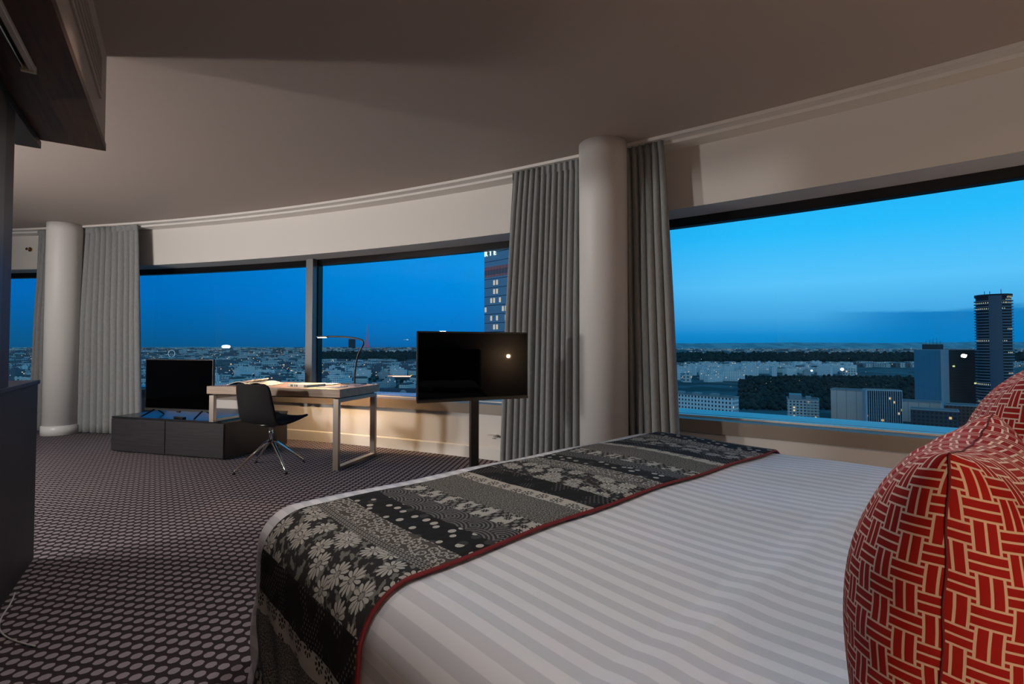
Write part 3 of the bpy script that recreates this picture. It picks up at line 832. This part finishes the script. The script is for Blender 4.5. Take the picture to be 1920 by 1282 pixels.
for z_, r_, t_ in ((57, 26, 5), (115, 14, 4), (276, 6, 5)): MB().box(-r_, r_, -r_, r_, z_-t_/2, z_+t_/2).build('platform', m_iron, et)
MB().tube([(0, 0, 279), (0, 0, 300), (0, 0, 328)], [4, 2.2, 1], 8).build('spire', m_iron, et)

bld('far_skyscraper', 'single dark rectangular skyscraper on the skyline behind the lamp stem', 660, 6200, 74, 40, 142, 0, m_dkconc, 'tower')
# glowing dots and strips far away
def glow(name, c, st): m = M(name, .5, lin(*c)); m.emit(lin(*c), st); return m
sd = thing('stadium', 'white floodlit stadium roof glowing on the horizon', 'stadium'); setat(sd, 424, 5200)
MB().lathe([(26, 0), (38, 8), (40, 22), (30, 30), (10, 33)], (0, 0, 0), 24).build('roof', glow('stadium light', (255, 250, 240), 2.2), sd)
MB().lathe([(37, -30), (38, 2)], (0, 0, 0), 24).build('stand', m_conc, sd)
sd.location.z = -8
fw = thing('ferris_wheel', 'small ferris wheel with pale lights above the flat television', 'ferris wheel'); setat(fw, 322, 3000)
fw.location.z = gz(3000)
g1 = glow('wheel light', (190, 220, 225), .55)
MB().tube([(20*cos(i*pi/16), 0, 42+20*sin(i*pi/16)) for i in range(33)], 1.0, 6).build('rim', g1, fw)
s_ = MB()
for i in range(8): s_.tube([(0, 0, 42), (20*cos(i*pi/4), 0, 42+20*sin(i*pi/4))], .3, 4)
s_.build('spoke', m_conc, fw)
for sx in (-1, 1): MB().tube([(sx*12, 0, 0), (0, 0, 42)], .9, 6).build('leg', m_conc, fw)
MB().box(-6, 20, -3, 3, 0, 16).build('entrance', glow('entrance light', (255, 170, 160), 1.2), fw)

rs = thing('lit_road', 'stretch of road glowing orange below the woods beside the pole television', 'road'); setat(rs, 752, 1150); rs.location.z += 7
MB().box(-34, 60, -5, 5, 0, 6).build('deck', m_dkconc, rs)
mo = glow('traffic light trail', (255, 150, 90), 1.6); mw = glow('headlights', (255, 220, 190), 2.2); my = glow('kiosk light', (255, 190, 60), 1.6)
MB().box(-28, 60, -5.5, -4.5, 6, 7.2).build('headlight_row', mw, rs)
MB().box(-30, 40, 2, 4, 6, 8).build('tail_light_row', mo, rs)
MB().box(24, 34, -6.2, -4.2, 6, 10).build('kiosk', my, rs)

mh = thing('mansard_terrace', 'terrace with slate mansards and pale dormers below the window sill beside the desk', 'building'); setat(mh, 748, 800, radians(-6))
m_slate = M('slate', .6, lin(58, 66, 80))
MB().box(-66, 66, -8, 8, 0, 6).build('walls', facade_mat('terrace facade', (170, 164, 152), (50, 54, 60), 3, 3.2, .45, .6, .08), mh)
MB().add([(-66, -8, 6), (66, -8, 6), (66, 8, 6), (-66, 8, 6), (-64, -4, 15), (64, -4, 15), (64, 4, 15), (-64, 4, 15)], [(0, 1, 5, 4), (1, 2, 6, 5), (2, 3, 7, 6), (3, 0, 4, 7), (4, 5, 6, 7)]).build('mansard_roof', m_slate, mh)
for i in range(13):
    big = i % 5 == 2; x_ = -60+i*10; w_, h_ = (5, 9) if big else (2.2, 4.5)
    MB().prism([(x_-w_, -8.6), (x_+w_, -8.6), (x_+w_, -5), (x_-w_, -5)], 4, 4+h_*.7).add([(x_-w_, -8.6, 4+h_*.7), (x_+w_, -8.6, 4+h_*.7), (x_+w_*.4, -7.5, 4+h_), (x_-w_*.4, -7.5, 4+h_), (x_-w_, -5, 4+h_*.7), (x_+w_, -5, 4+h_*.7)], [(0, 1, 2, 3), (1, 5, 2), (0, 3, 4), (3, 2, 5, 4)]).build('dormer', m_conc, mh)

# ordinary blocks: a few kinds, copied one by one
kinds = []
def proto(name, label, group, w_, dp, h, mat, roofs, cat='building'):
    mb = MB().box(-w_/2, w_/2, -dp/2, dp/2, 0, h)
    for r in roofs:
        if len(r) == 5: mb.box(r[0], r[1], r[2], r[3], h, h+r[4])
        else:
            k = r[0]; mb.add([(-w_/2, -dp/2, h), (w_/2, -dp/2, h), (w_/2, dp/2, h), (-w_/2, dp/2, h), (-w_/2+k, -dp/2+k, h+r[1]), (w_/2-k, -dp/2+k, h+r[1]), (w_/2-k, dp/2-k, h+r[1]), (-w_/2+k, dp/2-k, h+r[1])], [(0, 1, 5, 4), (1, 2, 6, 5), (2, 3, 7, 6), (3, 0, 4, 7), (4, 5, 6, 7)])
    kinds.append((name, label, group, cat, mb, mat))
fm = lambda n, a, b, **k: facade_mat(n, a, b, 3.6, 3.4, .5, .52, **k)
proto('apartment_block', 'pale apartment block with a slate roof in the dusk city beyond the windows', 'pale slate-roofed blocks in the city', 30, 14, 18, fm('cream blocks', (238, 232, 220), (96, 104, 112), litf=.03), [(3, 4), (-9, -6, -2, 2, 6), (7, 9, -2, 2, 6)])
proto('housing_block', 'long white flat-roofed housing block in the dusk city beyond the windows', 'white flat-roofed blocks in the city', 44, 13, 24, fm('white blocks', (246, 246, 244), (110, 120, 128), litf=.03), [(-16, -9, -4, 4, 3), (6, 13, -4, 4, 3)])
proto('grey_block', 'grey stepped block in the dusk city beyond the windows', 'grey stepped blocks in the city', 24, 18, 14, fm('grey blocks', (186, 190, 192), (80, 88, 96), litf=.04), [(-8, 10, -7, 7, 4), (-4, 6, -4, 4, 7.5)])
proto('office_block', 'dark glazed office block in the dusk city beyond the windows', 'dark glazed offices in the city', 34, 18, 26, facade_mat('dark blocks', (104, 116, 126), (60, 74, 86), 3, 3.6, .8, .5, .07, lit=(255, 226, 170)), [(-10, 4, -5, 5, 4)])
first = {}
def copyblock(k, x_, y_, rz, s):
    name, label, group, cat, mb, mat = kinds[k]
    if k not in first: o = mb.build(name, mat); first[k] = o; tag(o, label, cat, group)
    else: o = first[k].copy(); COL.objects.link(o)
    o.location = (x_, y_, gz(y_)-.3); o.rotation_euler = (0, 0, rz); o.scale = s
rnd = random.Random(23)
spots = []
for d in range(880, 1620, 58):
    half = int(.5+.46*d/58)
    px_ = 30+rnd.uniform(0, 40)
    while px_ < 905:
        spots.append((px_, d+rnd.uniform(-18, 18))); px_ += 939*rnd.uniform(38, 60)/d
keep = [q for q in spots if not (650 < q[0] < 860 and 1050 < q[1] < 1260)]
for d in range(1180, 1960, 85):
    px_ = 1270+rnd.uniform(0, 25)
    while px_ < 1600:
        if not (px_ > 1380 and d < 1420): keep.append((px_, d+rnd.uniform(-18, 18)))
        px_ += 939*rnd.uniform(42, 70)/d
rnd.shuffle(keep)
rest = keep[290:]; keep = keep[:290]
placed = []; hd_ = (16.5, 23, 15, 19.3)
for (px_, d) in keep:
    k = rnd.choice((0, 0, 0, 1, 1, 2, 2, 3)) if px_ < 1000 else rnd.choice((1, 1, 1, 0))
    x_, y_, _ = gp(px_, d); sx_ = rnd.uniform(.8, 1.1); rr = hd_[k]*sx_*1.02
    if any(hypot(x_-a, y_-b) < rr+q for a, b, q in placed):
        k = 2; rr = hd_[2]*sx_*1.02
        if any(hypot(x_-a, y_-b) < rr+q for a, b, q in placed): continue
    placed.append((x_, y_, rr))
    copyblock(k, x_, y_, rnd.choice((0, .5, -.4, 1.2, -.9))+rnd.uniform(-.15, .15), (sx_, 1, rnd.uniform(.75, 1.15)))
sp_ = []
for _ in range(420):
    d = rnd.uniform(880, 1500); x_ = gp(rnd.uniform(60, 900), d)[0]; q_ = rnd.uniform(3.0, 5.5)
    if all(hypot(x_-a, d-b_) > q_*.8+rr for a, b_, rr in placed): sp_.append((x_, d, q_))
crowns('street_trees', 'scattered dark street trees among the city blocks', sp_, 4)
# the rest of the city, past counting
m_far = facade_mat('far blocks', (212, 212, 208), (84, 94, 102), 9, 7, .5, .5, .05, st=1.0, roof=(88, 98, 104))
m_fardk = facade_mat('far dark blocks', (112, 116, 122), (64, 74, 82), 9, 7, .5, .5, .06, st=1.0)
far = [MB(), MB(), MB(), MB()]
def farblock(i, x_, y_, sz, hh):
    a = rnd.uniform(0, 3.1); c_, s_ = cos(a), sin(a); z_ = gz(y_)-1; w1, w2 = sz*rnd.uniform(.7, 1.6), sz*rnd.uniform(.35, .6)
    far[i].box(-w1/2, w1/2, -w2/2, w2/2, 0, hh, lambda p, q, r: (x_+p*c_-q*s_, y_+p*s_+q*c_, z_+r))
for _ in range(5200):
    d = 1690+6800*rnd.random()**1.15; px_ = rnd.uniform(0, 930)
    if px_ > 596 and 2450 < d < 4750: continue
    farblock(rnd.choice((0, 0, 1, 1)), gp(px_, d)[0], d, rnd.uniform(24, 46)*(1+d/9000), rnd.uniform(13, 26)+(d > 4000)*rnd.uniform(0, 16))
for (px_, d) in rest: farblock(0, gp(px_, d)[0], d, 34, 20)
for _ in range(900):
    d = rnd.choice((rnd.uniform(2030, 2260), rnd.uniform(4400, 10500))); px_ = rnd.uniform(1250, 1980)
    farblock(rnd.choice((2, 2, 3)), gp(px_, d)[0], d, rnd.uniform(24, 44)*(1+d/9000), rnd.uniform(10, 20))
for i, (n_, l_, mt) in enumerate((('distant_rooftops', 'mass of pale far blocks reaching the skyline beyond the desk', m_far), ('distant_dark_rooftops', 'mass of darker far blocks mixed among the pale ones beyond the desk', m_fardk), ('distant_suburb', 'pale suburb blocks around the forest beyond the bed', m_far), ('distant_dark_suburb', 'darker suburb blocks around the forest beyond the bed', m_fardk))):
    o = far[i].build(n_, mt, fix=False); o['kind'] = 'stuff'; tag(o, l_, 'buildings')
# pinpoint street lamps
def lamps(name, label, n, px0, px1, d0, d1, col_, st, rmin, rmax, seed):
    r_ = random.Random(seed); mb = MB()
    for _ in range(n):
        d = d0+(d1-d0)*r_.random()**1.4; x_, y_, z_ = gp(r_.uniform(px0, px1), d); q = r_.uniform(rmin, rmax)*d/1000; z_ += r_.uniform(8, 26)
        mb.add([(x_+q, y_, z_), (x_-q, y_, z_), (x_, y_+q, z_), (x_, y_-q, z_), (x_, y_, z_+q), (x_, y_, z_-q)], [(0, 2, 4), (2, 1, 4), (1, 3, 4), (3, 0, 4), (2, 0, 5), (1, 2, 5), (3, 1, 5), (0, 3, 5)])
    o = mb.build(name, glow(name, col_, st), fix=False); o['kind'] = 'stuff'; tag(o, label, 'lights')
lamps('street_lamps', 'scattered white pinpoint lamps across the city beyond the desk', 150, 20, 930, 900, 7000, (200, 236, 235), 1.3, .25, .6, 1)
lamps('amber_lamps', 'scattered amber pinpoint lamps across the city beyond the desk', 60, 20, 930, 900, 6000, (255, 190, 120), 1.3, .25, .55, 2)
lamps('suburb_lamps', 'scattered white pinpoint lamps beyond the bed', 80, 1275, 1900, 900, 9000, (225, 232, 235), 1.4, .25, .6, 3)
lamps('suburb_amber_lamps', 'scattered amber pinpoint lamps between the park trees beyond the bed', 45, 1275, 1830, 800, 4000, (255, 190, 130), 1.4, .3, .6, 4)
for px_, d, z_, r_, lab in ((1578, 1330, 10, 4.2, 'bright white floodlight behind the park trees, the larger of two'), (1521, 1330, 8, 2.6, 'bright white floodlight in front of the white slabs, the smaller of two'), (1334, 600, 3, 1.0, 'small white lamp against the white long block')):
    t = thing('floodlight', lab, 'lamp'); setat(t, px_, d); zt = 651
    MB().box(-.25, .25, -.25, .25, 0, z_+8).build('mast', m_dkconc, t)
    MB().lathe([(r_*.4, z_+8), (r_, z_+8+r_*.6), (r_, z_+8+r_*1.2), (r_*.4, z_+8+r_*1.8)], (0, 0, 0), 12).build('lamp', glow('floodlight glow', (235, 255, 245), 2.5), t, smooth=True)

# ------------------------------------------------------------------ dusk sky
wd = bpy.data.worlds.new('dusk'); SC.world = wd; wd.use_nodes = True; nt = wd.node_tree
for n in list(nt.nodes): nt.nodes.remove(n)
wo = nt.nodes.new('ShaderNodeOutputWorld'); bg = nt.nodes.new('ShaderNodeBackground'); nt.links.new(bg.outputs[0], wo.inputs[0])
tcn = nt.nodes.new('ShaderNodeTexCoord'); sp = nt.nodes.new('ShaderNodeSeparateXYZ'); nt.links.new(tcn.outputs['Generated'], sp.inputs[0])
X_, Y_, Z_ = [X(nt, o) for o in sp.outputs]
az = X_.at2(Y_)
def ramp(stops):
    r = nt.nodes.new('ShaderNodeValToRGB'); e = r.color_ramp.elements
    while len(e) > 1: e.remove(e[-1])
    for i, (p_, c) in enumerate(stops):
        q = e[0] if i == 0 else e.new(p_); q.position = p_; q.color = lin(*c)
    nt.links.new(Z_.v, r.inputs[0]); return r.outputs[0]
def wmix(f, a, b):
    n = nt.nodes.new('ShaderNodeMix'); n.data_type = 'RGBA'; nt.links.new(f.v, n.inputs[0]); nt.links.new(a, n.inputs[6]); nt.links.new(b, n.inputs[7]); return n.outputs[2]
rl_ = ramp([(0, (10, 84, 132)), (.03, (4, 92, 152)), (.08, (0, 104, 182)), (.16, (0, 110, 192)), (.4, (10, 110, 165)), (1, (40, 112, 140))])
rm_ = ramp([(0, (8, 100, 168)), (.03, (4, 116, 194)), (.08, (0, 130, 214)), (.16, (0, 146, 226)), (.4, (10, 135, 200)), (1, (40, 112, 140))])
rr_ = ramp([(0, (6, 126, 190)), (.022, (20, 140, 208)), (.055, (68, 170, 228)), (.11, (90, 198, 252)), (.2, (40, 190, 255)), (.4, (20, 160, 225)), (1, (40, 112, 140))])
rg_ = ramp([(0, (150, 190, 215)), (.06, (190, 220, 240)), (.2, (150, 210, 250)), (.5, (90, 170, 220)), (1, (40, 112, 140))])
c = wmix(az.step(-.75, -.1), rl_, rm_); c = wmix(az.step(-.12, .5), c, rr_); c = wmix(az.abs().step(1.25, 2.2), c, rg_)
nz_ = nt.nodes.new('ShaderNodeTexNoise'); nz_.inputs['Detail'].default_value = 5; nz_.inputs['Scale'].default_value = 1
cv = nt.nodes.new('ShaderNodeCombineXYZ'); nt.links.new((az*5).v, cv.inputs[0]); nt.links.new((Z_*34).v, cv.inputs[1]); nt.links.new(cv.outputs[0], nz_.inputs['Vector'])
cloud = (Z_+(X(nt, nz_.outputs[0])-.5)*.05).step((0.062), .054)*az.step(.52, .70)
cd = nt.nodes.new('ShaderNodeRGB'); cd.outputs[0].default_value = lin(2, 122, 192)
c = wmix(cloud*.9, c, cd.outputs[0])
blk = nt.nodes.new('ShaderNodeRGB'); blk.outputs[0].default_value = lin(14, 40, 60)
c = wmix(Z_.lt(-.002), c, blk.outputs[0])
nt.links.new(c, bg.inputs[0]); bg.inputs[1].default_value = 1.0

# ------------------------------------------------------------------ lamps of the suite plus added fill spots
def area(loc, tgt, size, power, col_, spread=180):
    l = bpy.data.lights.new('room_light', 'AREA'); l.shape = 'DISK'; l.size = size; l.energy = power; l.color = col_; l.spread = radians(spread)
    o = bpy.data.objects.new('room_light', l); COL.objects.link(o); o.location = loc
    o.rotation_euler = (Vector(tgt)-Vector(loc)).to_track_quat('-Z', 'Y').to_euler(); return o
def point(loc, power, col_, r=.06):
    l = bpy.data.lights.new('lamp_light', 'POINT'); l.energy = power; l.color = col_; l.shadow_soft_size = r
    o = bpy.data.objects.new('lamp_light', l); COL.objects.link(o); o.location = loc; return o
area((-6.2, 1.05, 1.95), (0, 4.6, 1.5), .3, 108, (1, .96, .92))
area((-6.2, 2.6, 1.37), (0, 4.9, 1.5), .34, 92, (1, .95, .91))
def spot(loc, power, col_, deg, r=.05, tgt=None):
    l = bpy.data.lights.new('unseen_spot', 'SPOT'); l.energy = power; l.color = col_; l.spot_size = radians(deg); l.spot_blend = .7; l.shadow_soft_size = r
    o = bpy.data.objects.new('unseen_spot', l); COL.objects.link(o); o.location = loc
    if tgt: o.rotation_euler = (Vector(tgt)-Vector(loc)).to_track_quat('-Z', 'Y').to_euler()
    return o
spot((.25, 1.0, 2.76), 62, (.94, .97, 1), 100)  # added out of view to light the bed from above
spot((-.9, -1.2, 2.7), 140, (1, .95, .9), 110, .1, (-2.2, -4, 1.3))  # added fill, bounced off the wall behind the camera
spot((-.4, -1.2, 1.6), 30, (1, .82, .68), 124, .1, (-.4, -1.0, 2.8))  # added fill behind the camera, points up to brighten the ceiling
spot((-1.35, 2.2, 2.76), 56, (1, .80, .66), 100)
point(BD(.12, .40, 1.04), 8, (1, .62, .34), .025)
point(BD(3.05, .38, 1.02), 16, (1, .66, .38), .022)
dl = bpy.data.lights.new('desk_light', 'SPOT'); dl.energy = 75; dl.color = (1, .64, .33); dl.spot_size = radians(150); dl.spot_blend = .6; dl.shadow_soft_size = .03
do = bpy.data.objects.new('desk_light', dl); COL.objects.link(do)
q = dkp(1.30-.40, .62, DZ+.488); do.location = q

SC.view_settings.view_transform = 'Standard'; SC.view_settings.look = 'None'
SC.view_settings.exposure = 0; SC.view_settings.gamma = 1; SC.view_settings.use_curve_mapping = False
SC.cycles.max_bounces = 8; SC.cycles.transparent_max_bounces = 8; SC.cycles.caustics_reflective = False; SC.cycles.caustics_refractive = False
SC.cycles.sample_clamp_indirect = 4
# ------------------------------------------------------------------ camera
cam = bpy.data.cameras.new('camera'); co = bpy.data.objects.new('camera', cam); COL.objects.link(co)
cam.sensor_width = 36; cam.lens = 36*939/1920; cam.shift_y = -14.6/1920
cam.clip_start = .02; cam.clip_end = 40000
co.location = (0, 0, 1.15); co.rotation_euler = (radians(91.5), 0, 0)
SC.camera = co
